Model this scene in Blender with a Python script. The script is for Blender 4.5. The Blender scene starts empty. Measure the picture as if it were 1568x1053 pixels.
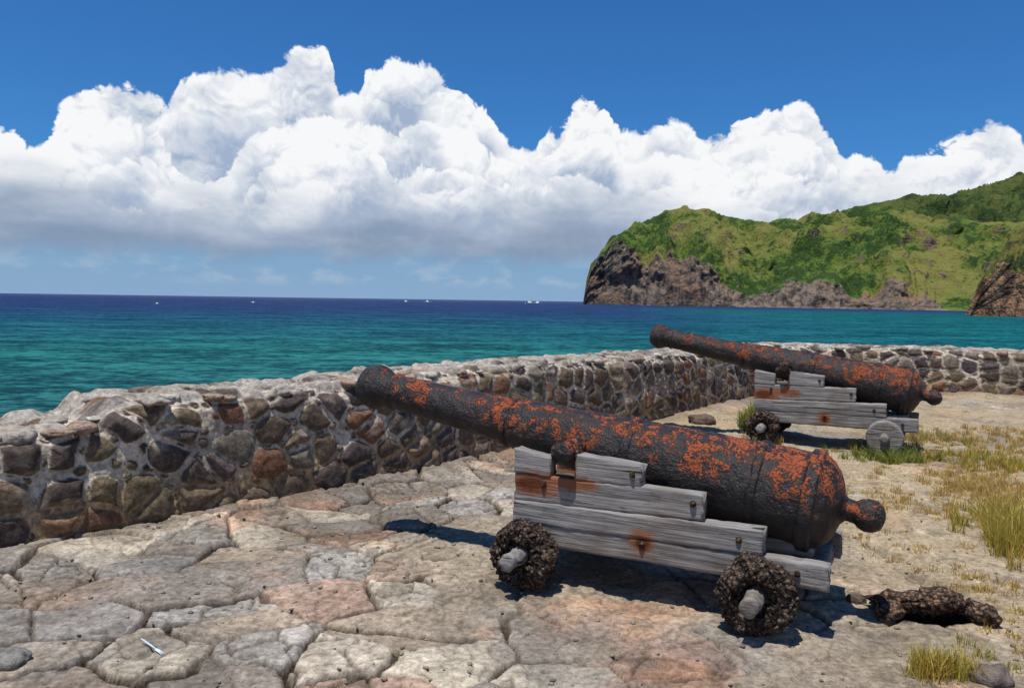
import bpy, math, random
import numpy as np
from mathutils import Vector, Matrix
random.seed(4); rng=np.random.RandomState(7)
S=bpy.context.scene
# ---------------------------------------------------------------- helpers
class NT:
    def __init__(s,t): s.t=t; t.nodes.clear()
    def put(s,node,k,v):
        if v is None: return
        if isinstance(v,bpy.types.NodeSocket): s.t.links.new(v,node.inputs[k])
        else:
            if isinstance(v,tuple) and len(v)==3 and node.inputs[k].type=='RGBA': v=(*v,1)
            node.inputs[k].default_value=v
    def n(s,ty,props=None,**ins):
        nd=s.t.nodes.new(ty)
        for k,v in (props or {}).items(): setattr(nd,k,v)
        for k,v in ins.items(): s.put(nd,k.replace('_',' '),v)
        return nd
    def m(s,op,a,b=None,c=None,clamp=False):
        nd=s.t.nodes.new('ShaderNodeMath'); nd.operation=op; nd.use_clamp=clamp
        for i,v in enumerate((a,b,c)):
            if v is not None: s.put(nd,i,v)
        return nd.outputs[0]
    def vm(s,op,a,b=None):
        nd=s.t.nodes.new('ShaderNodeVectorMath'); nd.operation=op
        s.put(nd,0,a)
        if b is not None: s.put(nd,1,b)
        return nd.outputs['Value'] if op in('LENGTH','DOT_PRODUCT','DISTANCE') else nd.outputs[0]
    def ss(s,x,a,b,lo=0.,hi=1.):
        nd=s.n('ShaderNodeMapRange',{'interpolation_type':'SMOOTHSTEP'}); 
        for i,v in enumerate((x,a,b,lo,hi)): s.put(nd,i,v)
        return nd.outputs[0]
    def noise(s,v,sc,det=4.,ro=.5,dim='3D',dist=0.):
        nd=s.n('ShaderNodeTexNoise',{'noise_dimensions':dim},Vector=v,Scale=sc,Detail=det,Roughness=ro,Distortion=dist)
        return nd.outputs[0]
    def mix(s,f,a,b,bt='MIX'):
        nd=s.n('ShaderNodeMix',{'data_type':'RGBA','blend_type':bt})
        s.put(nd,0,f); s.put(nd,6,a); s.put(nd,7,b); return nd.outputs[2]
    def ramp(s,f,stops):
        nd=s.n('ShaderNodeValToRGB'); s.put(nd,0,f); e=nd.color_ramp.elements
        while len(e)<len(stops): e.new(.5)
        for i,(p,c) in enumerate(stops): e[i].position=p; e[i].color=(*c,1)
        return nd.outputs[0]
    def sep(s,v):
        nd=s.n('ShaderNodeSeparateXYZ'); s.put(nd,0,v); return nd.outputs
    def comb(s,x,y,z):
        nd=s.n('ShaderNodeCombineXYZ')
        for i,v in enumerate((x,y,z)): s.put(nd,i,v)
        return nd.outputs[0]
def mat(name):
    m=bpy.data.materials.new(name); m.use_nodes=True; return m,NT(m.node_tree)
def finish(t,col,rough=.85,height=None,dist=.01,strength=1.,spec=.3):
    p=t.n('ShaderNodeBsdfPrincipled'); t.put(p,'Base Color',col); t.put(p,'Roughness',rough); t.put(p,'Specular IOR Level',spec)
    if height is not None:
        b=t.n('ShaderNodeBump'); b.inputs['Strength'].default_value=strength; b.inputs['Distance'].default_value=dist
        t.put(b,'Height',height); t.put(p,'Normal',b.outputs[0])
    o=t.n('ShaderNodeOutputMaterial'); t.put(o,0,p.outputs[0]); return p
def objc(t): return t.n('ShaderNodeTexCoord').outputs['Object']
def attr(t): return t.n('ShaderNodeAttribute',{'attribute_name':'Col'}).outputs['Color']

def h3(ix,iy,iz,seed=0):
    n=(ix.astype(np.int64)*374761393+iy.astype(np.int64)*668265263+iz.astype(np.int64)*1274126177+seed*982451653)&0xffffffff
    n=((n^(n>>13))*1103515245)&0xffffffff
    n=((n^(n>>15))*2246822519)&0xffffffff
    n=n^(n>>16)
    return (n&0xffffff)/float(0xffffff)
def vn(x,y,z,seed=0):
    x=np.asarray(x,float);y=np.asarray(y,float)+0*x;z=np.asarray(z,float)+0*x
    fx=np.floor(x);fy=np.floor(y);fz=np.floor(z);a=x-fx;b=y-fy;c=z-fz
    a=a*a*(3-2*a);b=b*b*(3-2*b);c=c*c*(3-2*c);r=0
    for i in(0,1):
        for j in(0,1):
            for k in(0,1):
                r=r+h3(fx+i,fy+j,fz+k,seed)*(a if i else 1-a)*(b if j else 1-b)*(c if k else 1-c)
    return r
def fbm(x,y,z=0.,oct=4,ro=.5,seed=0):
    s=0;A=1;T=0
    for o in range(oct):
        s=s+A*vn(x*2**o+o*17.3,np.asarray(y)*2**o+o*5.1,np.asarray(z)*2**o,seed+o);T+=A;A*=ro
    return s/T-.5
def voro(x,y,seed=0,jit=.9):
    ix=np.floor(x);iy=np.floor(y);f1=np.full(x.shape,9.);f2=f1.copy()
    p1x=0*x;p1y=0*x;p2x=0*x;p2y=0*x;idd=0*x
    for i in(-1,0,1):
        for j in(-1,0,1):
            cx=ix+i;cy=iy+j
            px=cx+.5+jit*(h3(cx,cy,0*cx,seed)-.5);py=cy+.5+jit*(h3(cx,cy,0*cx+1,seed)-.5)
            d=np.hypot(px-x,py-y);hid=h3(cx,cy,0*cx+2,seed)
            a=d<f1;b=(~a)&(d<f2)
            f2=np.where(a,f1,np.where(b,d,f2));p2x=np.where(a,p1x,np.where(b,px,p2x));p2y=np.where(a,p1y,np.where(b,py,p2y))
            f1=np.where(a,d,f1);p1x=np.where(a,px,p1x);p1y=np.where(a,py,p1y);idd=np.where(a,hid,idd)
    e=(f2**2-f1**2)/(2*np.hypot(p2x-p1x,p2y-p1y)+1e-6)
    return f1,e,idd
def sst(a,b,x):
    t=np.clip((x-a)/(b-a),0,1);return t*t*(3-2*t)
def pick(idd,cols,k=1):
    cols=np.array(cols);i=(np.floor(idd*997*k)%len(cols)).astype(int);return cols[i]
def mesh_from(name,V,F,mt,col=None,smooth=True,parent=None,coll=None):
    V=np.asarray(V,np.float32);F=np.asarray(F,np.int32);k=F.shape[1]
    me=bpy.data.meshes.new(name);me.vertices.add(len(V));me.vertices.foreach_set('co',V.ravel())
    me.loops.add(F.size);me.loops.foreach_set('vertex_index',F.ravel())
    me.polygons.add(len(F));me.polygons.foreach_set('loop_start',np.arange(0,F.size,k,dtype=np.int32))
    me.polygons.foreach_set('use_smooth',np.full(len(F),smooth))
    me.update(calc_edges=True);me.validate()
    if col is not None:
        ca=me.color_attributes.new('Col','FLOAT_COLOR','POINT');c=np.ones((len(V),4),np.float32);c[:,:3]=col
        ca.data.foreach_set('color',c.ravel())
    me.materials.append(mt);ob=bpy.data.objects.new(name,me);S.collection.objects.link(ob)
    if parent: ob.parent=parent
    return ob
def gridF(R,C,cyc=False):
    r=np.arange(R-1)[:,None];c=np.arange(C if cyc else C-1)[None,:];c2=(c+1)%C
    return np.stack([r*C+c,r*C+c2,(r+1)*C+c2,(r+1)*C+c],-1).reshape(-1,4)
def grid(name,X,Y,Z,mt,col=None,parent=None,flip=False,cyc=False,smooth=True):
    R,C=X.shape;F=gridF(R,C,cyc)
    if flip:F=F[:,::-1]
    return mesh_from(name,np.stack([X,Y,Z],-1).reshape(-1,3),F,mt,None if col is None else col.reshape(-1,3),smooth,parent)
def empty(name,loc=(0,0,0),rz=0):
    e=bpy.data.objects.new(name,None);e.location=loc;e.rotation_euler=(0,0,rz);S.collection.objects.link(e);return e
import bmesh
def ico(sub):
    bm=bmesh.new();bmesh.ops.create_icosphere(bm,subdivisions=sub,radius=1)
    V=np.array([v.co[:] for v in bm.verts]);F=np.array([[v.index for v in f.verts] for f in bm.faces]);bm.free();return V,F
ICO={k:ico(k) for k in(1,2,3,4)}
def rockV(sub,size,seed,amp=.35):
    V,F=ICO[sub];n=fbm(V[:,0]*1.3+seed*3.1,V[:,1]*1.3,V[:,2]*1.3,2,.5,seed)+.35*fbm(V[:,0]*4+seed,V[:,1]*4,V[:,2]*4,3,.6,seed+9)
    W=V*(1+amp*2*n)[:,None];W=np.sign(W)*np.abs(W)**.85
    return W*np.array(size),F
def rotz(V,a):
    c,s=math.cos(a),math.sin(a);return np.stack([V[:,0]*c-V[:,1]*s,V[:,0]*s+V[:,1]*c,V[:,2]],-1)
class Acc:
    def __init__(s): s.V=[];s.F=[];s.C=[];s.k=0
    def add(s,V,F,c=(1,1,1)):
        s.V.append(V);s.F.append(F+s.k);s.k+=len(V);s.C.append(np.broadcast_to(np.array(c,float),(len(V),3)))
    def make(s,name,mt,parent=None,smooth=True):
        return mesh_from(name,np.concatenate(s.V),np.concatenate(s.F),mt,np.concatenate(s.C),smooth,parent)
# ---------------------------------------------------------------- camera, f=1220px of 1568, eye 1.7 m
cam=bpy.data.cameras.new('camera');co=bpy.data.objects.new('camera',cam);S.collection.objects.link(co)
co.location=(0,0,1.7);co.rotation_euler=(math.radians(90),math.radians(-.83),0)
cam.sensor_width=36;cam.lens=28.0;cam.shift_y=-.0424;cam.clip_end=200000;cam.clip_start=.05;S.camera=co
S.view_settings.view_transform='Standard';S.view_settings.look='None';S.view_settings.exposure=0
SV=Vector((-.16,-.22,1)).normalized()
sun=bpy.data.lights.new('sun','SUN');so=bpy.data.objects.new('sun',sun);S.collection.objects.link(so)
sun.energy=4.9;sun.angle=math.radians(.5);sun.color=(1,.955,.88);so.rotation_euler=SV.to_track_quat('Z','Y').to_euler()
# ---------------------------------------------------------------- world: nishita + cumulus by direction
W=bpy.data.worlds.new('World');S.world=W;W.use_nodes=True;t=NT(W.node_tree)
sky=t.n('ShaderNodeTexSky',{'sky_type':'NISHITA','sun_disc':False});sky.sun_elevation=math.asin(SV.z);sky.sun_rotation=math.atan2(SV.x,SV.y)
sky.air_density=1.0;sky.dust_density=.6;sky.ozone_density=3.0
d=t.n('ShaderNodeTexCoord').outputs['Generated'];x,y,z=t.sep(d)[:3]
az=t.m('ARCTAN2',x,y);hor=t.m('SQRT',t.m('ADD',t.m('MULTIPLY',x,x),t.m('MULTIPLY',y,y)));el=t.m('DIVIDE',z,t.m('MAXIMUM',hor,.001))
P=t.comb(az,el,0.)
def curve(pts,azs):
    nd=t.n('ShaderNodeFloatCurve');c=nd.mapping.curves[0]
    q=[]
    for px,py in pts:
        X=px-784+.0144*(py-460);D=py-460-.0144*(px-784);a=math.atan(X/1220);q.append(((a+.75)/1.5,min(1,max(0,-D/1220*math.cos(a)*2))))
    q=[(0,q[0][1])]+q+[(1,q[-1][1])]
    c.points[0].location=q[0];c.points[1].location=q[-1]
    for p in q[1:-1]: c.points.new(*p)
    nd.mapping.update();t.put(nd,'Value',t.m('DIVIDE',t.m('ADD',azs,.75),1.5))
    return t.m('MULTIPLY',nd.outputs[0],.5)
A=[(0,200),(20,203),(42,232),(75,205),(125,150),(160,142),(230,146),(258,165),(272,132),(345,118),(385,128),(440,95),(465,74),(493,76),(510,110),(522,150),(545,148),(560,116),(600,106),(650,108),(690,135),(725,152),(755,182),(785,235),(812,240),(835,212),(862,198),(882,168),(905,162),(935,180),(948,207),(990,215),(1020,198),(1058,205),(1078,225),(1105,212),(1135,188),(1180,170),(1215,163),(1245,176),(1258,205),(1278,220),(1290,250),(1330,240),(1350,258),(1362,275),(1385,245),(1420,232),(1470,215),(1530,200),(1555,216),(1575,240),(1650,230)]
B=[(-40,260),(40,262),(90,225),(170,190),(225,205),(262,240),(285,285),(320,290),(372,240),(420,200),(480,190),(560,200),(605,215),(640,205),(690,195),(740,235),(790,265),(840,250),(890,215),(930,220),(965,265),(1010,250),(1060,255),(1110,240),(1170,215),(1230,215),(1270,260),(1320,280),(1400,265),(1500,235),(1600,250)]
Cc=[(-40,290),(60,265),(130,275),(230,255),(290,310),(360,300),(420,255),(500,235),(575,240),(612,285),(650,262),(720,270),(770,300),(850,275),(900,285),(960,320),(1010,300),(1090,290),(1160,270),(1250,290),(1600,300)]
Dd=[(-40,330),(60,305),(200,320),(330,325),(450,290),(540,280),(620,300),(700,290),(800,320),(880,335),(960,325),(1100,330),(1600,330)]
wA=t.noise(P,9.,3.,.55,'2D');wB=t.noise(t.vm('ADD',P,(3.3,7.1,0)),14.,3.,.55,'2D');fine=t.noise(P,70.,5.,.6,'2D')
wC=t.m('SUBTRACT',1.,wA)
soft=t.noise(t.vm('ADD',P,(1.3,2.1,0)),10.,4.,.55,'2D')
def layer(pts,off,amp,depth,under,w,w2,base):
    Pq=t.vm('ADD',P,off)
    Pw=t.vm('ADD',Pq,t.comb(t.m('MULTIPLY',t.m('SUBTRACT',w,.5),.07),t.m('MULTIPLY',t.m('SUBTRACT',w2,.5),.07),0.))
    def H(v):
        nd=t.n('ShaderNodeTexVoronoi',{'voronoi_dimensions':'2D','feature':'F1','normalize':True},Vector=v,Scale=16.,Detail=3.,Roughness=.58,Lacunarity=2.3)
        q=nd.outputs['Distance'];return t.m('SUBTRACT',1.,t.m('MULTIPLY',q,t.m('MULTIPLY',q,1.5)))
    h=H(Pw);hu=H(t.vm('ADD',Pw,(-.004,.0095,0)))
    top=curve(pts,t.m('ADD',az,t.m('MULTIPLY',t.m('SUBTRACT',w2,.5),.012)))
    e=t.m('ADD',t.m('MULTIPLY',t.m('SUBTRACT',h,.72),amp),t.m('MULTIPLY',t.m('SUBTRACT',fine,.5),.014))
    dd=t.m('ADD',t.m('SUBTRACT',top,el),e)
    al=t.ss(dd,-.001,.006)
    emb=t.m('MULTIPLY',t.m('SUBTRACT',h,hu),1.9)
    sh=t.ss(t.m('ADD',dd,t.m('MULTIPLY',t.m('SUBTRACT',w,.5),.10)),.0,depth,base,1.)
    sh=t.m('SUBTRACT',sh,emb)
    sh=t.m('ADD',sh,t.m('MULTIPLY',t.m('SUBTRACT',soft,.5),1.7))
    sh=t.m('SUBTRACT',sh,t.m('MULTIPLY',t.m('SUBTRACT',h,.72),.6))
    sh=t.m('ADD',sh,t.m('MULTIPLY',t.m('SUBTRACT',fine,.5),.10),clamp=True)
    c=t.mix(sh,(.93,.94,.955),(.355,.45,.61))  # lit tops and shaded sides of the billows, put into the cloud colour
    if under is None: return c,al
    return t.mix(al,under[0],c),t.m('MAXIMUM',under[1],al)
L=layer(A,(0,0,0),.06,.11,None,wA,wB,.05)
L=layer(B,(2.1,.7,0),.07,.10,L,wB,wC,.02);L=layer(Cc,(4.7,1.9,0),.08,.09,L,wC,wA,.08);L=layer(Dd,(7.7,3.9,0),.06,.07,L,wA,wC,.15)
lown=t.noise(t.vm('MULTIPLY',P,(1.,3.,1.)),5.,5.,.55,'2D')
eln=t.m('ADD',el,t.m('MULTIPLY',t.m('SUBTRACT',lown,.5),.12))
gray=t.ss(eln,.155,.075)
cc=t.mix(t.m('MULTIPLY',gray,.9),L[0],t.mix(t.ss(eln,.055,.10),(.225,.305,.44),(.37,.45,.58)))
alpha=t.m('MULTIPLY',L[1],t.ss(t.m('ADD',el,t.m('MULTIPLY',t.m('SUBTRACT',wB,.5),.03)),.036,.066))
far=t.m('MULTIPLY',t.ss(t.noise(t.vm('MULTIPLY',P,(1.,2.2,1.)),16.,5.,.6,'2D'),.46,.68),t.m('MULTIPLY',t.ss(el,.010,.025),t.ss(el,.085,.05)))
hz=t.ss(el,.14,.0)
haze=t.mix(t.m('MULTIPLY',far,.5),(.25,.40,.60),(.44,.54,.67))
b1=t.n('ShaderNodeBackground',Color=t.mix(1.,sky.outputs[0],(.25,.65,1.08),'MULTIPLY'),Strength=.10)
b0=t.n('ShaderNodeBackground',Color=haze,Strength=1.)
b2=t.n('ShaderNodeBackground',Color=cc,Strength=1.)
ms0=t.n('ShaderNodeMixShader');t.put(ms0,0,hz);t.put(ms0,1,b1.outputs[0]);t.put(ms0,2,b0.outputs[0])
ms=t.n('ShaderNodeMixShader');t.put(ms,0,alpha);t.put(ms,1,ms0.outputs[0]);t.put(ms,2,b2.outputs[0])
o=t.n('ShaderNodeOutputWorld');t.put(o,0,ms.outputs[0])
# ---------------------------------------------------------------- sea
SEA=-5.
m,t=mat('sea_water');pos=t.n('ShaderNodeNewGeometry').outputs['Position']
px_,py_,_=t.sep(pos)[:3];dist=t.vm('LENGTH',pos)
wob=t.noise(t.vm('MULTIPLY',pos,(.004,.012,0)),1.,4.,.6)
f=t.m('ADD',t.m('DIVIDE',dist,t.m('ADD',dist,150.)),t.m('MULTIPLY',t.m('SUBTRACT',wob,.5),.12))
c=t.ramp(f,[(.2,(.009,.085,.092)),(.40,(.006,.105,.108)),(.58,(.004,.070,.110)),(.76,(.007,.038,.110)),(.93,(.010,.033,.10)),(1,(.022,.055,.135))])
teal=t.m('MULTIPLY',t.ss(t.m('SUBTRACT',px_,t.m('MULTIPLY',py_,.10)),0.,120.),t.ss(dist,1400.,500.))
c=t.mix(t.m('MULTIPLY',teal,.85),c,(.003,.10,.105))
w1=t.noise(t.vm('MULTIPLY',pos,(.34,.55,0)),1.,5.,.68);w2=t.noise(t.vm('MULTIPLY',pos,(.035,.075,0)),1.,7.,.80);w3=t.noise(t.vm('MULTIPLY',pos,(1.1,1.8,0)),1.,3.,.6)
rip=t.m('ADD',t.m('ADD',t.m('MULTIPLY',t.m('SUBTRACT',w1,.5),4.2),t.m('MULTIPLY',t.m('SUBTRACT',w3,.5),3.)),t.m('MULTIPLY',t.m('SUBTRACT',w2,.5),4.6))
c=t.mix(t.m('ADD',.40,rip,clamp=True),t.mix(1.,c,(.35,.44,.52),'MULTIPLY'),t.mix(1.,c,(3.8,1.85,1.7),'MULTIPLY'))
hgt=t.m('ADD',t.m('MULTIPLY',w1,1.),t.m('ADD',t.m('MULTIPLY',w3,.35),t.m('MULTIPLY',w2,3.)))
bp=t.n('ShaderNodeBump',Height=hgt,Strength=1.,Distance=.7)
df=t.n('ShaderNodeBsdfDiffuse',Color=c,Normal=bp.outputs[0]);gl=t.n('ShaderNodeBsdfGlossy',Color=(.8,.9,1.),Roughness=.25,Normal=bp.outputs[0])
fr=t.n('ShaderNodeFresnel',IOR=1.33,Normal=bp.outputs[0])
mx=t.n('ShaderNodeMixShader');t.put(mx,0,t.m('MULTIPLY',fr.outputs[0],.14));t.put(mx,1,df.outputs[0]);t.put(mx,2,gl.outputs[0])
o=t.n('ShaderNodeOutputMaterial');t.put(o,0,mx.outputs[0])
me_=[(-60000,-2000,SEA),(60000,-2000,SEA),(60000,90000,SEA),(-60000,90000,SEA)]
mesh_from('sea',me_,[[0,1,2,3]],m,smooth=False)
# ---------------------------------------------------------------- headland, hills, cliff
def landmat(name,rockc,rockd,rockr,g1,g2,g3,rockbias=0.):
    m,t=mat(name);pos=objc(t);a=t.n('ShaderNodeAttribute',{'attribute_name':'Col'}).outputs['Color']
    rk,vg,_=t.n('ShaderNodeSeparateColor',Color=a).outputs[:3]
    n1=t.noise(pos,.007,5.,.60);n2=t.noise(pos,.045,5.,.68);n3=t.noise(pos,.16,3.,.6)
    g=t.mix(t.ss(n1,.42,.60),g1,g2);g=t.mix(t.ss(t.m('ADD',t.m('ADD',n2,t.m('MULTIPLY',t.m('SUBTRACT',n3,.5),.6)),t.m('MULTIPLY',t.m('SUBTRACT',.5,n1),1.2)),.50,.60),g,g3)
    g=t.mix(t.m('MULTIPLY',t.ss(n3,.58,.70),.4),g,(.15,.12,.06))
    st=t.noise(t.vm('MULTIPLY',pos,(1.2,1.2,.22)),.06,5.,.7);st2=t.noise(t.vm('MULTIPLY',pos,(.3,.3,1.5)),.05,4.,.6)
    r=t.mix(t.ss(st,.38,.60),rockd,rockc)
    r=t.mix(t.ss(t.m('ADD',n1,t.m('MULTIPLY',t.m('SUBTRACT',st2,.5),.6)),.50,.62),r,rockr)
    r=t.mix(t.m('MULTIPLY',t.ss(n3,.55,.7),.5),r,rockd)
    k=t.ss(t.m('ADD',t.m('ADD',rk,rockbias),t.m('ADD',t.m('MULTIPLY',t.m('SUBTRACT',n2,.5),.8),t.m('MULTIPLY',t.m('SUBTRACT',n1,.5),1.0))),.46,.56)
    c=t.mix(k,g,r);c=t.mix(t.m('MULTIPLY',vg,.8),c,(.26,.20,.14))
    finish(t,c,.95,t.m('ADD',t.m('MULTIPLY',n2,9.),t.m('MULTIPLY',n3,4.)),1.2,1.,.1);return m
def land(name,mt,sil,shore,width,cliff,px0,px1,C,R,seed,amp=1.,base=SEA-3,sand=False):
    p=np.linspace(px0,px1,C);sp=np.interp(p,*zip(*sil));y0=np.interp(p,*zip(*shore));wd=np.interp(p,*zip(*width));cf=np.interp(p,*zip(*cliff))
    cf=np.clip(cf*(1+1.3*fbm(p/38,0*p,0,4,.6,seed+50)),.03,.96)
    y1=y0+wd;D=sp-.0144*(p-784)-460;Z1=1.7-D*y1/1220;r=(p-784+.0144*(sp-460))/1220
    q=np.concatenate([np.linspace(0,.08,int(R*.3)),np.linspace(.085,1,int(R*.7)),[1.15,1.4,1.8]])[:,None]
    qc=np.clip(q/.08,0,1);g=cf*qc**.8*(q<.08)+(q>=.08)*(cf+(1-cf)*(1-(1-np.clip((q-.08)/.92,0,1))**1.55))
    X=r[None]*(y0+(y1-y0)*q);Y=y0+(y1-y0)*q+0*X
    gul=fbm(X/110,Y/110,0,4,.55,seed)
    rid=1-2*np.abs(fbm(X/85+.3*Y/85,0*Y+q*1.2,0,4,.55,seed+21))*2
    Y=Y+amp*90*gul*sst(0,.25,q)*sst(1.0,.8,q)+amp*55*fbm(X/45,g*4+0*X,0,4,.65,seed+3)*sst(.0,.03,q)*(sst(.25,.06,q)+.25)
    Z=base+(Z1-base)[None]*g
    n=fbm(X/75,Y/75,Z/75,4,.55,seed+5)
    Z=Z+amp*(Z1-base)[None]*(.30*n+.18*(rid-.6))*sst(.02,.2,q)*sst(1.0,.72,q)
    Z=Z+amp*6*fbm(X/16,Y/16,Z/16,3,.65,seed+7)*sst(.01,.1,q)
    Z=Z+amp*6*np.maximum(fbm(X/9,Y/30,0,2,.5,seed+8),0)*sst(.5,1,q)
    Z=np.where(q>1,base+(Z-base)*np.clip(1-(q-1)*.5,0,1),Z)
    gz=np.gradient(Z,axis=0)/(np.abs(np.gradient(Y,axis=0))+np.abs(np.gradient(X,axis=0))*.3+1e-3)
    rk=np.clip(sst(.9,2.2,gz)*.5+sst(cf+.06,cf-.04,g)*.65*(cf>.08)+.15*sst(.5,.1,g),0,1)
    sd=sst(base+7,base+4.5,Z)*(sst(1150,1220,p)*sst(-.1,.1,fbm(p/40,0*p,0,3,.5,3)))[None]*(1. if sand else 0.)
    col=np.stack([rk,sd,0*rk],-1)
    return grid(name,X,Y,Z,mt,col)
mh=landmat('headland_surface',(.20,.155,.12),(.045,.038,.034),(.21,.135,.09),(.085,.135,.022),(.17,.165,.045),(.030,.060,.015),-.02)
sil=[(893,466),(897,440),(899,425),(905,405),(930,378),(950,360),(985,340),(1020,325),(1060,322),(1100,330),(1140,338),(1190,343),(1230,340),(1260,333),(1300,325),(1350,323),(1400,330),(1450,338),(1500,342),(1568,345),(1750,352)]
land('headland',mh,sil,[(893,1950),(960,1850),(1100,1650),(1250,1600),(1480,1400),(1750,1250)],[(893,60),(930,160),(1000,380),(1200,600),(1750,500)],[(893,.95),(930,.8),(960,.62),(1020,.50),(1100,.33),(1140,.14),(1180,.14),(1210,.28),(1260,.28),(1300,.1),(1350,.18),(1400,.2),(1440,.08),(1750,.08)],893,1750,620,230,11,sand=True)
mb=landmat('hill_surface',(.12,.12,.10),(.05,.05,.04),(.14,.10,.07),(.055,.088,.020),(.09,.11,.03),(.026,.048,.016),-.2)
land('hill',mb,[(1180,345),(1260,333),(1300,320),(1340,311),(1390,303),(1410,306),(1430,308),(1480,296),(1530,282),(1568,270),(1750,235)],[(1180,2200),(1750,2000)],[(1180,500),(1750,700)],[(1180,.3),(1750,.3)],1180,1750,300,110,31)
mc=landmat('cliff_surface',(.34,.19,.105),(.09,.052,.036),(.38,.17,.085),(.09,.10,.02),(.14,.12,.03),(.03,.04,.015),.28)
land('cliff',mc,[(1478,484),(1484,472),(1490,455),(1497,436),(1504,424),(1510,415),(1522,400),(1530,388),(1537,378),(1545,362),(1556,357),(1568,348),(1600,330),(1750,290)],[(1478,640),(1568,580),(1750,480)],[(1478,12),(1520,60),(1568,110),(1750,200)],[(1478,.8),(1568,.5),(1750,.4)],1478,1750,300,170,57,.42)
# ---------------------------------------------------------------- wall path
PTS=np.array([(-7.2,-.2),(-5.3,2.6),(-3.31,5.2),(-1.98,6.65),(-1.163,7.5),(-.149,8.78),(2.39,11.85),(5.3,15.7),(5.65,16.05),(6.1,16.15),(10,15.2),(22,11.2),(40,5)])
seg=np.hypot(*np.diff(PTS,axis=0).T);cum=np.concatenate([[0],np.cumsum(seg)])
def path(L): return np.interp(L,cum,PTS[:,0]),np.interp(L,cum,PTS[:,1])
def pathn(L):
    x0,y0=path(L-.25);x1,y1=path(L+.25);tx=x1-x0;ty=y1-y0;l=np.hypot(tx,ty)+1e-9;return ty/l,-tx/l
L0=cum[2]-.6; LC=cum[7]
def Htop(L):
    L=np.asarray(L,float)
    return .94+.06*fbm(L/1.0,0*L,0,4,.6,77)-.15*sst(cum[2]+.75,cum[2]+.6,L)+.04*sst(cum[3],cum[4],L)*sst(cum[6],cum[5],L)-.03*sst(LC-1,LC,L)
TH=.95
# ---------------------------------------------------------------- ground terrace
def spacing(segs):
    o=[segs[0][0]]
    for a,b,s in segs: o+=list(np.linspace(a,b,max(2,int(round((b-a)/s))+1))[1:])
    return np.array(o)
gx=spacing([(-60,-12,6),(-12,-4,.25),(-4,3.2,.0115),(3.2,7,.025),(7,12,.05),(12,60,3)])
gy=spacing([(-40,1,4),(1,3,.25),(3,6,.0105),(6,9,.02),(9,16.5,.035),(16.5,60,4)])
X,Y=np.meshgrid(gx,gy)
def wall_side(X,Y):
    best=np.full(X.shape,1e9);sg=np.zeros(X.shape)
    for i in range(len(PTS)-1):
        a=PTS[i];b=PTS[i+1];dx,dy=b-a;l2=dx*dx+dy*dy
        tt=np.clip(((X-a[0])*dx+(Y-a[1])*dy)/l2,0,1);ex=X-(a[0]+tt*dx);ey=Y-(a[1]+tt*dy);dd=np.hypot(ex,ey)
        s=np.sign(ex*dy-ey*dx);u=dd<best;best=np.where(u,dd,best);sg=np.where(u,s,sg)
    return best*sg
ws=wall_side(X,Y)
xw=X+.19*fbm(X*1.5,Y*1.5,0,3,.5,3)*2;yw=Y+.19*fbm(X*1.5,Y*1.5,5,3,.5,4)*2
f1,e,idd=voro(xw/.50,yw/.40,21,1.);e*=.43
sub=((idd*71)%1)>.62                      # some slabs are broken into smaller pieces
f1b,eb,idb=voro(xw/.24+7,yw/.20,22,.95);eb*=.21
flag=sst(-.20,-.06,fbm(X/1.8,Y/1.8,0,3,.5,90)+.08+.08*sst(1.,-1.5,X))*sst(3.4,1.2,X+.35*(Y-4))
flag=np.maximum(flag,.12*sst(3,1,X))
rag=.013*fbm(X*10,Y*10,0,4,.6,6)
jv=sst(-.22,.16,fbm(X/.45,Y/.45,0,3,.5,19));jw=.006+.021*jv      # joints open and close along their length
cr=sst(jw,jw*.5,e+rag)*(.55+.45*jv)
crb=sst(.011,.003,eb+rag*.8)*np.where(sub,.85,0)*sst(.01,.03,e)
wid=np.floor(idd*9973)
tx_=h3(wid,0*X,0*X,1)-.5;ty_=h3(wid,0*X,0*X+1,1)-.5
z=.045*fbm(X/1.5,Y/1.5,0,3,.5,1)+flag*((idd-.5)*.026-.046*cr-.006*sst(.05,.0,e))-.022*crb*flag
z+=flag*(np.sin(X*2)*tx_+np.cos(Y*2.3)*ty_)*.016
z+=flag*np.where(sub,(idb-.5)*.013,0)
z+=.007*fbm(X*3,Y*3,0,4,.55,2)+.005*fbm(X*16,Y*16,0,3,.6,8)+.0055*fbm(X*42,Y*42,0,2,.6,13)
ter=fbm(X*1.9,Y*1.9,4,4,.6,15);z+=.011*(sst(.03,.045,ter)+sst(.12,.135,ter)+sst(-.08,-.065,ter))   # flaked layers of stone
pit=sst(.23,.30,fbm(X*5,Y*5,0,3,.6,14));z-=.018*pit
z+=.05*sst(.5,.0,ws)
z-=.03
hq=np.hypot((X-2.36)/.21,(Y-4.40)/.075)+.5*fbm(X*9,Y*9,0,3,.5,71);hole=sst(1.05,.8,hq);z-=.16*hole;holec=sst(1.25,1.06,hq)
GZ=z.copy()
out=sst(-.5,-1.6,ws);z=z*(1-out)+out*(-7.)
base=pick(idd,[(.35,.285,.22),(.275,.225,.18),(.42,.365,.295),(.33,.25,.19),(.26,.24,.215),(.44,.385,.305),(.34,.24,.185),(.23,.20,.17),(.36,.335,.30),(.30,.275,.25)])
plain=np.array((.345,.285,.215));fl=flag[...,None]
col=plain*(1-fl)+base*fl
col=col*(1+np.where(sub,(idb-.5)*.4,0)*flag)[...,None]
col=col*(1+.8*fbm(X*2,Y*2,0,4,.6,40)[...,None])*(1+.7*fbm(X*13,Y*13,0,3,.6,41)[...,None])
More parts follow.
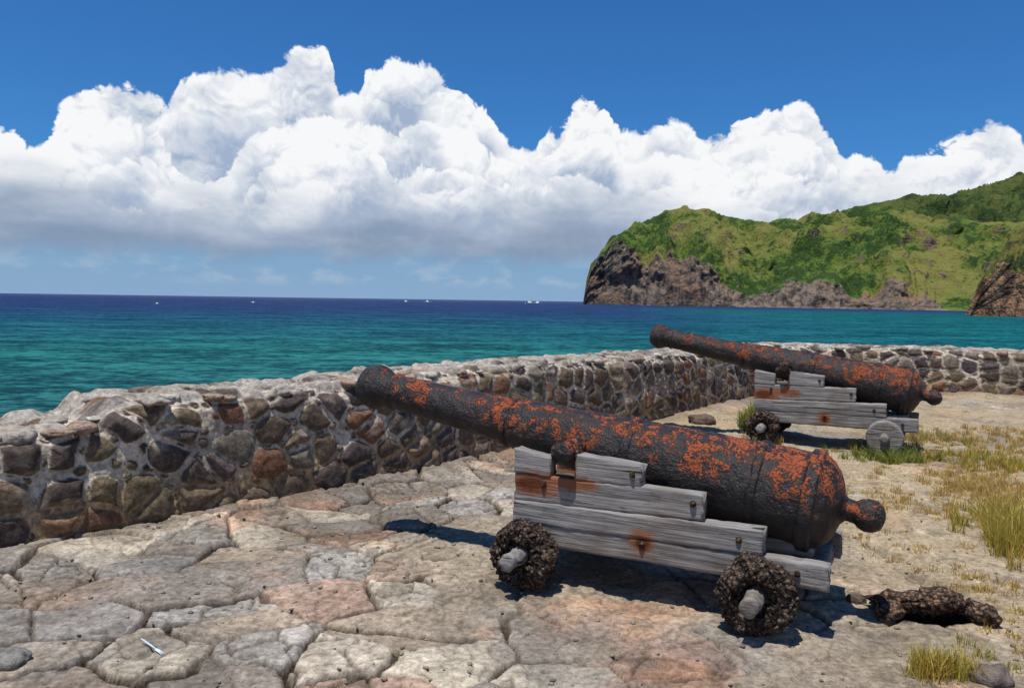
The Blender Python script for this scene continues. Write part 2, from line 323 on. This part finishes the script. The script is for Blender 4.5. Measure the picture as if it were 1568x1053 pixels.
pink=sst(.10,.22,fbm(X/.7,Y/.7,8,3,.5,44))[...,None];col=col*(1-pink)+col*np.array((1.08,.86,.76))*pink
grey=sst(.05,.2,fbm(X/.8,Y/.8,2,4,.6,45))[...,None];col=col*(1-grey*.5)+np.array((.25,.235,.22))*grey*.5
lev=((sst(.03,.045,ter)+sst(.12,.135,ter)+sst(-.08,-.065,ter))/3)[...,None];col=col*(.86+.26*lev)
brk=(sst(.012,.002,np.abs(ter-.035))+sst(.010,.002,np.abs(ter-.125))+sst(.012,.002,np.abs(ter+.075)))[...,None].clip(0,1)*.28;col=col*(1-brk)
san=(sst(1.6,3.2,X+.15*(Y-4))*sst(-.15,.15,fbm(X*.8,Y*.8,1,3,.5,46)))[...,None];col=col*(1-.6*san)+.6*san*np.array((.42,.33,.20))
dk=(np.clip(cr*flag*1.2+.9*crb*flag+.4*pit,0,1))[...,None];col=col*(1-dk)+np.array((.042,.029,.020))*dk
stn=sst(.08,.22,fbm(X*4.5,Y*4.5,9,4,.65,48))[...,None]*.5;col=col*(1-stn)+np.array((.16,.135,.105))*stn
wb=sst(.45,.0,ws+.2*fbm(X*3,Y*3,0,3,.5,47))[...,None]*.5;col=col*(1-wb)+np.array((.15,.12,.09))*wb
col=col*(1-holec[...,None])+np.array((.010,.008,.006))*holec[...,None]  # shade inside the hole, painted near-black into the ground colour
m,t=mat('terrace_ground');a=attr(t);oc=objc(t)
n1=t.noise(oc,30.,5.,.7);n2=t.noise(oc,140.,3.,.65);n3=t.noise(oc,6.,5.,.6)
c=t.mix(t.ss(n1,.3,.7),t.mix(1.,a,(.60,.58,.55),'MULTIPLY'),t.mix(1.,a,(1.25,1.24,1.21),'MULTIPLY'))
c=t.mix(t.ss(n2,.60,.72),c,t.mix(1.,c,(.5,.48,.46),'MULTIPLY'));c=t.mix(t.m('MULTIPLY',t.ss(n3,.53,.72),.6),c,t.mix(1.,c,(1.5,1.54,1.58),'MULTIPLY'))
finish(t,c,.95,t.m('ADD',n1,t.m('MULTIPLY',n2,.4)),.012,1.,.1)
grid('terrace_ground',X,Y,z,m,col)
from bisect import bisect
gxl=gx.tolist();gyl=gy.tolist()
def gz(x,y):
    i=min(len(gy)-1,bisect(gyl,y));j=min(len(gx)-1,bisect(gxl,x));return float(GZ[i,j])
# ---------------------------------------------------------------- rubble wall
def rubble_mat(name):
    m,t=mat(name);a=attr(t);oc=objc(t);n1=t.noise(oc,22.,5.,.65);n2=t.noise(oc,110.,3.,.6);n3=t.noise(oc,5.,4.,.6)
    c=t.mix(t.ss(n1,.32,.68),t.mix(1.,a,(.6,.59,.58),'MULTIPLY'),t.mix(1.,a,(1.35,1.33,1.3),'MULTIPLY'))
    c=t.mix(t.ss(n2,.6,.7),c,t.mix(1.,c,(.55,.5,.5),'MULTIPLY'))
    c=t.mix(t.m('MULTIPLY',t.ss(n3,.58,.72),.2),c,(.24,.20,.15))
    finish(t,c,.92,t.m('ADD',n1,t.m('MULTIPLY',n2,.4)),.016,1.,.15);return m
mw=rubble_mat('rubble_stone')
wall=empty('stone_wall')
Ls=spacing([(0,L0,.12),(L0,cum[5],.0115),(cum[5],LC+1,.02),(LC+1,cum[10]+2,.035),(cum[10]+2,cum[-1],.3)])
fi=np.linspace(0,1,84)[:,None];ti=np.linspace(.015,1,46)[:,None];oi=np.linspace(.05,1,14)[:,None]
H=Htop(Ls)[None];x0,y0=path(Ls);nx,ny=pathn(Ls)
v=np.concatenate([fi*H,H+ti*TH,H+TH+oi*6.]);Lg=Ls[None]+0*v
o_=np.concatenate([-.07*fi+0*H,-.07-ti*TH+0*H,-.07-TH-.0*oi+0*H]);zz=np.concatenate([fi*H-.06,0*ti+H-.06,H-.06-oi*6.])
vh=v-H;nv_up=sst(-.07,.07,vh)*sst(TH+.1,TH-.1,vh);nv_in=1-sst(-.07,.07,vh)
rc=.04*np.exp(-(vh/.06)**2);o_-=rc;zz-=rc*.8
lw=Lg+.11*fbm(Lg*2.2,v*2.2,0,3,.5,60);vw=v+.11*fbm(Lg*2.2,v*2.2,4,3,.5,61)
f1,e,idd=voro(lw/.30,vw/.245,62,.80);e*=.27
e=np.minimum(e,(.60+.12*((idd*57)%1)-f1)*.27)          # rounds the cobbles, leaving mortar between
f1s,es,ids=voro(lw/.12,vw/.11,64,.8)                   # small pinning stones in the wider joints
small=np.minimum(es,.45-f1s)*.11-.008
e=e-.011-.016*((idd*13)%1)+.014*fbm(Lg*14,v*14,0,3,.6,63)
sm_on=(e<-.008)&(small>0)&(ids>.4);e2=np.where(sm_on,small,e)
on_top=sst(-.02,.05,vh)
st=sst(.0,.006,e2);bul=.045*sst(-.004,.07,e)**.5*(.5+.8*((idd*31)%1))+.02*sst(0,.02,small)*sm_on
rough=.012*fbm(Lg*9,v*9,0,4,.6,64)+.03*fbm(Lg*2.5,v*2.5,0,3,.5,65)+.010*fbm(Lg*30,v*30,0,2,.6,69)*(1-st)+.010*(1-st)*sst(-.1,.2,fbm(Lg*5,v*5,2,2,.5,74))
dsp=bul+rough+on_top*(.06*fbm(Lg*5,v*5,0,3,.6,66))
XX=x0[None]+nx[None]*(o_+dsp*nv_in);YY=y0[None]+ny[None]*(o_+dsp*nv_in);ZZ=zz+dsp*nv_up
stc=pick(idd,[(.115,.084,.062),(.14,.104,.072),(.078,.06,.052),(.165,.123,.082),(.105,.08,.077),(.17,.145,.113),(.088,.072,.063),(.18,.095,.06),(.15,.118,.073),(.073,.058,.058)])
mo=np.array((.52,.455,.37));mol=np.array((.38,.265,.15))
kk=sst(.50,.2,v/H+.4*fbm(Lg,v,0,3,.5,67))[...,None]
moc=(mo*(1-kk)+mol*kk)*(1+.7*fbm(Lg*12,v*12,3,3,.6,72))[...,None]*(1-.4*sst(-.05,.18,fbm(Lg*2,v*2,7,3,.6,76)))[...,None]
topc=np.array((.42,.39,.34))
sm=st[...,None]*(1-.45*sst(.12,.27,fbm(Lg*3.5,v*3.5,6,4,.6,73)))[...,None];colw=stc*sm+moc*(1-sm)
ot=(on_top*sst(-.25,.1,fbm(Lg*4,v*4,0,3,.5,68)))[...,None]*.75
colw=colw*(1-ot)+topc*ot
low=sst(.12,.0,v+.1*fbm(Lg*3,v*3,1,2,.5,70))[...,None]*.6;colw=colw*(1-low)+np.array((.045,.037,.03))*low  # thin shadow strip at the wall foot, painted into the stone colour
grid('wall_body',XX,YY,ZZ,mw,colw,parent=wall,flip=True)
ac=Acc()
Lr=L0+.05
pal=[(.42,.39,.35),(.34,.30,.26),(.15,.12,.10),(.24,.20,.165),(.46,.43,.38),(.30,.26,.22),(.30,.22,.17)]
while Lr<cum[10]+3:
    far=Lr>LC-1
    for k in range(3 if not far else 2):
        w=(random.uniform(.02,.2),random.uniform(.2,.55),random.uniform(.6,.9))[k] if not far else random.uniform(.03,.8)
        l=Lr+random.uniform(-.1,.1);x_,y_=path(l);n_=pathn(np.array(l));sz=random.choice((random.uniform(.03,.06),random.uniform(.05,.10)))*(1.4 if far else 1)
        V,F=rockV(3 if Lr<cum[5] else 2,(sz*random.uniform(.9,1.8),sz*random.uniform(.8,1.3),sz*random.uniform(.35,.6)),random.randint(0,9999),.5)
        V=rotz(V,random.uniform(0,6.28));V=V+np.array((float(x_)-float(n_[0])*(w+.07),float(y_)-float(n_[1])*(w+.07),float(Htop(l))-.06+sz*random.uniform(-.25,.2)))
        ac.add(V,F,random.choice(pal))
    Lr+=random.uniform(.10,.24)
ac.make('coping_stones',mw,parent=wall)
# ---------------------------------------------------------------- cannons
m,t=mat('rusted_iron');oc=objc(t);nz=t.sep(t.n('ShaderNodeNewGeometry').outputs['Normal'])[2]
a1=t.noise(oc,4.0,3.,.5);a2=t.noise(oc,15.,5.,.65);a3=t.noise(oc,75.,3.,.6)
c=t.mix(t.ss(a2,.35,.7),(.008,.007,.008),(.028,.022,.020));c=t.mix(t.ss(a3,.64,.74),c,(.11,.095,.085))
rm=t.m('ADD',t.m('ADD',t.m('MULTIPLY',t.m('SUBTRACT',a1,.5),1.1),t.m('MULTIPLY',t.m('SUBTRACT',a2,.5),1.7)),t.m('MULTIPLY',t.m('SUBTRACT',a3,.5),1.0))
rm=t.m('MULTIPLY',t.ss(rm,.05,.13),t.ss(t.m('ADD',nz,t.m('MULTIPLY',t.m('SUBTRACT',a1,.5),2.)),.0,.45))
ox=t.sep(oc)[0];rm=t.m('MULTIPLY',rm,t.ss(ox,-1.50,-1.30,.15,1.))
rc_=t.mix(t.ss(a3,.38,.6),(.11,.026,.012),(.30,.074,.025))
brn=t.m('MULTIPLY',t.ss(t.noise(oc,9.,4.,.6),.54,.68),.4);c=t.mix(brn,c,(.055,.028,.018))
c=t.mix(rm,c,rc_)
finish(t,c,t.mix(rm,(.5,)*3,(.95,)*3),t.m('ADD',t.m('MULTIPLY',a2,1.),t.m('ADD',t.m('MULTIPLY',a3,.5),t.m('MULTIPLY',rm,.35))),.018,1.,.4);iron=m
m,t=mat('weathered_wood');oc=objc(t);a=attr(t)
g=t.noise(t.vm('MULTIPLY',t.vm('ADD',oc,t.vm('MULTIPLY',a,(7,7,7))),(1.5,26,26)),1.6,5.,.62,dist=.4);g2=t.noise(t.vm('MULTIPLY',oc,(3,70,70)),1.,3.,.6)
c=t.mix(t.ss(g,.30,.70),(.16,.15,.145),(.31,.295,.28))
crk=t.ss(t.noise(t.vm('MULTIPLY',t.vm('ADD',oc,a),(1.0,5,34)),1.,3.,.5),.66,.69)
c=t.mix(t.m('MULTIPLY',t.ss(g2,.56,.7),.35),c,(.10,.09,.08));c=t.mix(crk,c,(.03,.025,.02))
big=t.noise(oc,2.2,3.,.5);c=t.mix(t.ss(big,.45,.7),c,t.mix(1.,c,(.75,.68,.60),'MULTIPLY'))
grim=t.noise(oc,14.,4.,.65);c=t.mix(t.m('MULTIPLY',t.ss(grim,.52,.72),.45),c,(.11,.085,.065))
sn=t.m('MULTIPLY',t.m('SUBTRACT',t.noise(t.vm('MULTIPLY',oc,(1,2,1)),9.,4.,.6),.5),1.3)
def stain(cx,cz,rx,rz):
    q=t.vm('LENGTH',t.vm('MULTIPLY',t.vm('SUBTRACT',oc,(cx,0,cz)),(1/rx,0,1/rz)));return t.ss(t.m('ADD',q,sn),1.15,.5)
stn=t.m('MAXIMUM',t.m('MAXIMUM',stain(-.02,.59,.20,.085),stain(.66,.345,.095,.08)),t.m('MAXIMUM',stain(.16,.63,.28,.045),stain(.22,.66,.05,.10)))
core=t.m('MAXIMUM',stain(-.05,.59,.12,.045),stain(.665,.335,.06,.045))
c=t.mix(t.m('MULTIPLY',stn,.88),c,(.25,.085,.028));c=t.mix(core,c,(.10,.03,.012))
finish(t,c,.85,t.m('SUBTRACT',t.m('ADD',g,t.m('MULTIPLY',g2,.4)),t.m('MULTIPLY',crk,1.5)),.010,1.,.2);wood=m
m,t=mat('encrusted_iron');oc=objc(t);a=attr(t);n1=t.noise(oc,34.,5.,.65);n2=t.noise(oc,110.,3.,.6)
vo=t.n('ShaderNodeTexVoronoi',{'feature':'F1'},Vector=oc,Scale=42.).outputs['Distance']
c=t.mix(t.ss(n1,.38,.62),t.mix(1.,a,(.4,.36,.33),'MULTIPLY'),t.mix(1.,a,(1.8,1.65,1.5),'MULTIPLY'))
c=t.mix(t.m('MULTIPLY',t.ss(vo,.34,.60),.85),c,(.02,.016,.013))
c=t.mix(t.ss(n2,.6,.72),c,(.30,.26,.22));finish(t,c,.93,t.m('SUBTRACT',t.m('ADD',n1,t.m('MULTIPLY',n2,.5)),vo),.03,1.,.2);crust=m
def lathe(name,prof,n,mt,org,axis,parent,dense=.012,amp=.006,seed=0,freq=12,col=(1,1,1),lump=0.):
    pr=np.array(prof,float);cl=np.concatenate([[0],np.cumsum(np.hypot(*np.diff(pr,axis=0).T))]);k=max(8,int(cl[-1]/dense))
    s=np.unique(np.concatenate([np.linspace(0,cl[-1],k),cl]));a_=np.interp(s,cl,pr[:,0]);r_=np.interp(s,cl,pr[:,1])
    th=np.linspace(0,2*np.pi,n,endpoint=False)[None];ax=np.array(axis,float);ax/=np.linalg.norm(ax)
    e1=np.cross((0,1,0) if abs(ax[1])<.9 else (0,0,1),ax);e1/=np.linalg.norm(e1);e2=np.cross(ax,e1)
    A_=a_[:,None];dr=amp*fbm(A_*freq+0*th,np.cos(th)*r_[:,None]*freq,np.sin(th)*r_[:,None]*freq,4,.6,seed)*2
    if lump>0:
        dr=dr+lump*np.abs(fbm(A_*40+0*th,np.cos(th)*r_[:,None]*40,np.sin(th)*r_[:,None]*40,3,.6,seed+5))*3-lump*.4
    Rr=np.maximum(r_[:,None]+dr*np.minimum(1,r_[:,None]/.03),0)
    da=amp*.8*fbm(np.cos(th)*r_[:,None]*freq+9,np.sin(th)*r_[:,None]*freq,A_*freq+0*th,3,.6,seed+3)*2
    if lump>0: da=da+lump*2*np.abs(fbm(np.cos(th)*r_[:,None]*38+9,np.sin(th)*r_[:,None]*38,A_*38+0*th,3,.6,seed+6))*2
    Pp=np.array(org)[None,None]+ax*(A_+da)[...,None]+e1*(Rr*np.cos(th))[...,None]+e2*(Rr*np.sin(th))[...,None]
    cc=np.broadcast_to(np.array(col,float),Pp.shape)
    return grid(name,Pp[...,0],Pp[...,1],Pp[...,2],mt,cc.copy(),parent,cyc=True)
def board(ac,s0,s1,za,zb,t0,t1,seed):
    R=max(20,int((s1-s0)/.02));k=10;u=np.linspace(0,1,R)
    a=[(i/k,0) for i in range(k)]+[(1,i/k) for i in range(k)]+[(1-i/k,1) for i in range(k)]+[(0,1-i/k) for i in range(k)]
    a=np.array(a)*2-1;w=(np.abs(a)**14).sum(1)**(1/14);a=a/w[:,None]
    X=s0+(s1-s0)*u[:,None]+0*a[None,:,0];bz=za[0]+(zb[0]-za[0])*u[:,None];tz=za[1]+(zb[1]-za[1])*u[:,None]
    Z=(bz+tz)/2+a[None,:,1]*(tz-bz)/2;Y=(t0+t1)/2+a[None,:,0]*(t1-t0)/2+0*Z
    Z=Z+.018*fbm(X*3,Y*4,Z*9,4,.6,seed)+.010*np.minimum(fbm(X*14,Y*9,Z*3,3,.6,seed+4),0)*2;Y=Y+.014*fbm(X*2.5+7,Y*6,Z*20,4,.65,seed+1)
    X=X+(.035*fbm(Z*18,Y*14,0*X,3,.6,seed+2))*((u[:,None]<.02)|(u[:,None]>.98))
    V=np.stack([X,Y,Z],-1).reshape(-1,3);C=a.shape[0];F=gridF(R,C,True)
    V=np.concatenate([V,[V[:C].mean(0)],[V[-C:].mean(0)]]);n=R*C
    T1=[[(i+1)%C,i,n] for i in range(C)];T2=[[n-C+i,n-C+(i+1)%C,n+1] for i in range(C)]
    Tq=np.concatenate([F[:,[0,1,2]],F[:,[0,2,3]],T1,T2]);r=random.Random(seed);ac.add(V,Tq[:,::-1],(r.random(),r.random(),r.random()))
def cannon(loc,zm,zc,zs,woodwheel,seed):
    E=empty('cannon',(*loc,gz(*loc)*.5),math.radians(-27.64))
    tb=.04;sm,scs=-1.585,1.91;ln=math.hypot(scs-sm,zc-zm);ax=((scs-sm)/ln,0,(zc-zm)/ln)
    k=ln/3.40
    prof=[(.5,.001),(.5,.055),(.0,.058),(-.005,.075),(-.005,.118),(.012,.135),(.05,.152),(.09,.165),(.13,.158),(.19,.127),(.235,.119),(.25,.132),(.275,.132),(.29,.121),(.60,.130),(1.16,.150),(1.17,.166),(1.20,.168),(1.215,.158),(1.25,.166),(1.30,.174),(1.7,.197),(1.98,.212),(1.99,.226),(2.03,.228),(2.045,.217),(2.5,.243),(2.72,.254),(2.73,.266),(2.76,.267),(2.77,.256),(2.98,.266),(2.995,.290),(3.05,.292),(3.065,.268),(3.10,.245),(3.14,.195),(3.165,.14),(3.18,.085),(3.20,.064),(3.24,.062),(3.262,.078),(3.295,.090),(3.335,.087),(3.37,.062),(3.385,.03),(3.39,.001)]
    lathe('barrel',[(a*k,r) for a,r in prof],120,iron,(sm,tb,zm),ax,E,.010,.009,seed,12)
    ta=(.19-sm)/ax[0];tz=zm+ax[2]*ta;ts=sm+ax[0]*ta
    lathe('trunnions',[(-.40,.001),(-.395,.05),(-.38,.058),(.42,.058),(.435,.05),(.44,.001)],32,iron,(ts,0,tz),(0,1,0),E,.02,.016,seed+1,20)
    ac=Acc()
    for t0,t1 in((-.325,-.225),(.315,.415)):
        q=seed*10+int(t0*100)
        z=lambda *a:tuple(v*zs for v in a)
        board(ac,-.155,.085,z(.650,.80),z(.645,.765),t0,t1,q+1);board(ac,.245,.65,z(.650,.805),z(.65,.775),t0,t1,q+2)
        board(ac,-.16,1.0,z(.480,.651),z(.508,.657),t0+.004,t1,q+3)
        board(ac,-.158,1.325,z(.35,.482),z(.368,.511),t0-.002,t1,q+4)
        board(ac,-.12,1.655,z(.225,.356),z(.235,.374),t0+.003,t1,q+5)
    ac.make('cheeks',wood,parent=E)
    ac=Acc()
    for s in(-.03,1.32): board(ac,-.33,.42,(.14,.27),(.14,.27),s-.08,s+.08,seed+40+int(s))
    V=ac.V;ac.V=[np.stack([v[:,1],v[:,0],v[:,2]],-1) for v in V];ac.F=[f[:,::-1] for f in ac.F]
    board(ac,-.05,1.62,(.25,.33),(.25,.33),-.228,.318,seed+50);board(ac,.9,1.55,(.33,.38),(.33,.43),-.1,.2,seed+51)
    ac.make('axle_trees',wood,parent=E)
    ac=Acc()
    for i,(s,z_) in enumerate([(.115,.80),(.235,.79),(.04,.60),(.60,.72),(.66,.335),(1.2,.44),(.95,.60),(1.5,.31)]):
        V,F=rockV(2,(.018,.016,.018) if i>1 else (.04,.055,.05),seed+i,.3);ac.add(V+np.array((s,-.325 if i>1 else -.28,z_*zs)),F,(.12,.07,.045))
    ac.make('bolts',crust,parent=E)
    for i,s in enumerate((-.035,1.32)):
        for j,tt in enumerate((-1,1)):
            r=.205
            t0=-.355 if tt<0 else .445
            if woodwheel and i==1:
                lathe('wheel_%d'%(i*2+j),[(0,.001),(0,r-.02),(.02,r-.005),(.09,r-.005),(.11,r-.02),(.115,.001)],64,wood,(s,t0,r-.02),(0,tt,0),E,.02,.008,seed+i,14,(.3,.1,.6))
            else:
                lathe('wheel_%d'%(i*2+j),[(-.01,.001),(-.01,r-.05),(.02,r-.015),(.06,r-.005),(.11,r-.012),(.145,r-.04),(.15,r-.095),(.125,r-.115),(.10,.075),(.10,.05),(.10,.001)],150,crust,(s,t0,r-.005),(0,tt,0),E,.006,.046,seed+i*3+j,13,(.14,.105,.083),.022)
            lathe('axle_stub_%d'%(i*2+j),[(0,.052),(.27,.049),(.285,.040),(.288,.001)],24,wood,(s,t0,r-.005),(0,tt,0),E,.02,.016,seed+9,14,(.6,.2,.1))
    return E
cannon((.320,5.112),1.072,.558,1.,False,5)
cannon((3.32,10.112),1.26,.62,1.1,True,23)
# ---------------------------------------------------------------- rubble, litter
def rock(name,x,y,size,c,seed,amp=.4,zo=.3,rz=0,mt=None):
    V,F=rockV(4,size,seed,amp);o=mesh_from(name,rotz(V,rz)+np.array((x,y,gz(x,y)+size[2]*zo)),F,mt or mw,np.broadcast_to(np.array(c,float),(len(V),3)));return o
rock('rock',2.25,3.69,(.085,.06,.055),(.15,.125,.11),3)
rock('rock',-2.33,3.70,(.11,.07,.05),(.20,.19,.175),8)
rock('rock',2.72,11.3,(.2,.12,.1),(.14,.10,.085),12)
rock('rock',2.02,4.60,(.05,.045,.035),(.12,.09,.07),15)
# crusted slab of iron lying over a hole
ac=Acc()
for x_,y_,zc_,s_,rz_,sd in[(2.33,4.50,.035,(.27,.085,.055),-.10,3),(2.60,4.38,.02,(.06,.10,.055),.3,5),(2.12,4.42,.01,(.07,.09,.045),-.4,7),(2.42,4.46,.065,(.13,.08,.05),.2,9)]:
    V,F=rockV(4,s_,sd*7,.5);V=V+.03*fbm(V[:,0]*24,V[:,1]*24,V[:,2]*24,3,.6,sd)[:,None]*np.array((1,1,1.6));ac.add(rotz(V,rz_)+np.array((x_,y_,zc_)),F,(.20,.13,.09))
ac.make('rusted_iron_slab',crust)
m,t=mat('white_plastic');finish(t,(.55,.66,.74),.4)
ac=Acc();cv,cf=ICO[3]
ac.add(cv*np.array((.08,.004,.004)),cf);ac.add(cv*np.array((.024,.010,.004))+np.array((.09,0,0)),cf)
for dy in(-.007,0,.007): ac.add(cv*np.array((.020,.0018,.003))+np.array((.118,dy,0)),cf)
o=ac.make('plastic_fork',m);o.location=(-1.76,3.91,gz(-1.76,3.91)+.018);o.rotation_euler=(0,.08,math.radians(-38))
# loose gravel on the paving
ac=Acc();r_=np.random.RandomState(3)
for i in range(1900):
    x_=r_.uniform(-3.2,4.5);y_=r_.uniform(3.2,8.5)
    if x_<-3.31+(y_-5.2)*.83+.1 and y_>4.5: continue
    s_=.004+.014*r_.rand()**3
    V,F=ICO[1];V=V*(1+.5*(r_.rand(len(V),1)-.5))*np.array((s_,s_*.8,s_*.6));ac.add(V+np.array((x_,y_,gz(x_,y_)+s_*.3)),F,r_.uniform(.5,1.1)*np.array((.30,.255,.20)))
ac.make('gravel',mw)
# ---------------------------------------------------------------- grass
def grass(name,patches,mt,seed):
    r=np.random.RandomState(seed);Vs=[];Cs=[]
    for x,y,rx,ry,n,h,cl,cl2 in patches:
        nc=max(1,n//40);cx=x+rx*r.randn(nc)*.6;cy=y+ry*r.randn(nc)*.6;ch=h*r.uniform(.3,1.3,nc);cm=r.rand(nc)
        i=r.randint(0,nc,n);bx=cx[i]+r.randn(n)*.027;by=cy[i]+r.randn(n)*.027;ln=ch[i]*r.uniform(.45,1.1,n)
        an=r.uniform(0,6.283,n);le=ln*np.abs(r.randn(n))*.45+.2*ln*(r.rand(n)<.3);w=r.uniform(.0016,.0036,n)*(1+.06*np.maximum(y-4,0));fa=r.uniform(0,6.283,n)
        z0=np.array([gz(a,b) for a,b in zip(bx,by)])-.01
        dx,dy=np.cos(an),np.sin(an);wx,wy=np.cos(fa)*w,np.sin(fa)*w
        def P(k,ww): 
            return np.stack([bx+dx*le*k*k+wx*ww,by+dy*le*k*k+wy*ww,z0+ln*k*(1-.15*k*(le/ln))],-1)
        Vs.append(np.stack([P(0,-1),P(0,1),P(.55,.8),P(.55,-.8),P(1,.1),P(1,-.1)],1))
        m_=np.clip(cm[i]+.35*r.randn(n),0,1)[:,None];c=np.array(cl)*(1-m_)+np.array(cl2)*m_;c=c*r.uniform(.6,1.1,(n,1));Cs.append(np.repeat(c[:,None],6,1))
    V=np.concatenate(Vs);n=len(V);b=np.arange(n)[:,None]*6
    F=np.concatenate([b+np.array([[0,1,2,3]]),b+np.array([[3,2,4,5]])])
    return mesh_from(name,V.reshape(-1,3),F,mt,np.concatenate(Cs).reshape(-1,3),False)
m,t=mat('dry_grass');a=attr(t);p=t.n('ShaderNodeBsdfPrincipled');t.put(p,'Base Color',a);t.put(p,'Roughness',.7)
tr=t.n('ShaderNodeBsdfTranslucent');t.put(tr,'Color',a);mx=t.n('ShaderNodeMixShader');mx.inputs[0].default_value=.3;t.put(mx,1,p.outputs[0]);t.put(mx,2,tr.outputs[0]);o=t.n('ShaderNodeOutputMaterial');t.put(o,0,mx.outputs[0])
Yl=(.62,.41,.08);Yg=(.36,.34,.05);Gn=(.13,.19,.03);Dr=(.60,.44,.20)
grass('grass',[(3.70,5.5,.22,.36,4800,.30,Yl,Yg),(3.9,6.1,.28,.4,3200,.20,Yl,Yg),(4.5,7.4,.6,.7,7000,.10,Yl,Dr),(5.4,8.6,.8,.8,8000,.11,Yl,Yg),(4.35,8.95,.40,.20,2300,.16,Yg,Gn),(6.6,10.3,1.1,.8,6000,.11,Yl,Dr),(5.3,10.3,.6,.5,2600,.13,Yg,Dr),(4.6,9.3,.6,.4,1800,.10,Yl,Dr),
 (2.0,3.72,.11,.06,1300,.13,Yg,Yl),(2.25,3.95,.25,.15,450,.06,Yl,Yg),(3.25,10.9,.15,.35,900,.24,Gn,Yg),(3.7,12.0,.2,.4,900,.30,Gn,Yg),(3.0,9.7,.2,.15,400,.14,Yl,Yg),(3.0,4.9,.3,.3,1300,.05,Yl,Dr),(2.75,5.6,.4,.5,900,.05,Yl,Dr),(3.3,6.8,.5,.5,2000,.06,Yl,Dr),(3.0,4.2,.3,.3,900,.05,Yl,Yg)],m,5)
# ---------------------------------------------------------------- boats
m,t=mat('boat_white');finish(t,(.8,.8,.8),.4)
def boat(x,y,L_,sail,rz):
    n=24;u=np.linspace(-1,1,n)[:,None];w=(1-np.clip(u,0,1)**2.2)*.17*np.where(u<0,1,1);k=np.linspace(-1,1,9)[None]
    X=u*.5+.06*np.abs(k)*(u>.5)+0*k;Yb=w*k*(1-.15*(k**4));Zb=.13*np.abs(k)**1.5-.02+.05*np.clip(u,0,1)**2+0*u
    ac=Acc();ac.add(np.stack([X,Yb+0*X,Zb+0*X],-1).reshape(-1,3)*L_,gridF(n,9))
    ac.add(np.stack([X,Yb*.95,0*X+.11+.03*np.clip(u,0,1)],-1).reshape(-1,3)*L_,gridF(n,9))
    def box(c,s,tp=.75):
        V=np.array([(a*(tp if d>0 else 1),b*(tp if d>0 else 1),d) for a in(-1,1) for b in(-1,1) for d in(-1,1)],float)*np.array(s)+np.array(c)
        ac.add(V*L_,np.array([[0,1,3,2],[4,6,7,5],[0,4,5,1],[2,3,7,6],[1,5,7,3],[0,2,6,4]]))
    box((-.05,0,.17),(.18,.09,.06));box((-.12,0,.25),(.09,.07,.03))
    if sail: box((.05,0,.65),(.008,.008,.5),.6);box((-.18,0,.27),(.2,.006,.006))
    o=ac.make('sailboat' if sail else 'motorboat',m,smooth=False);o.location=(x,y,SEA);o.rotation_euler=(0,0,rz)
for px,D,L_,sl,rz in[(241,13.5,4.6,0,.2),(387,9.5,6,0,3.),(622,5.2,14,0,0),(655,5.0,16,0,.3),(812,4.6,22,1,.2),(822,4.7,20,1,3.)]:
    y_=1220*6.7/D;boat((px-784)/1220*y_,y_,L_,sl,rz)
print('done')
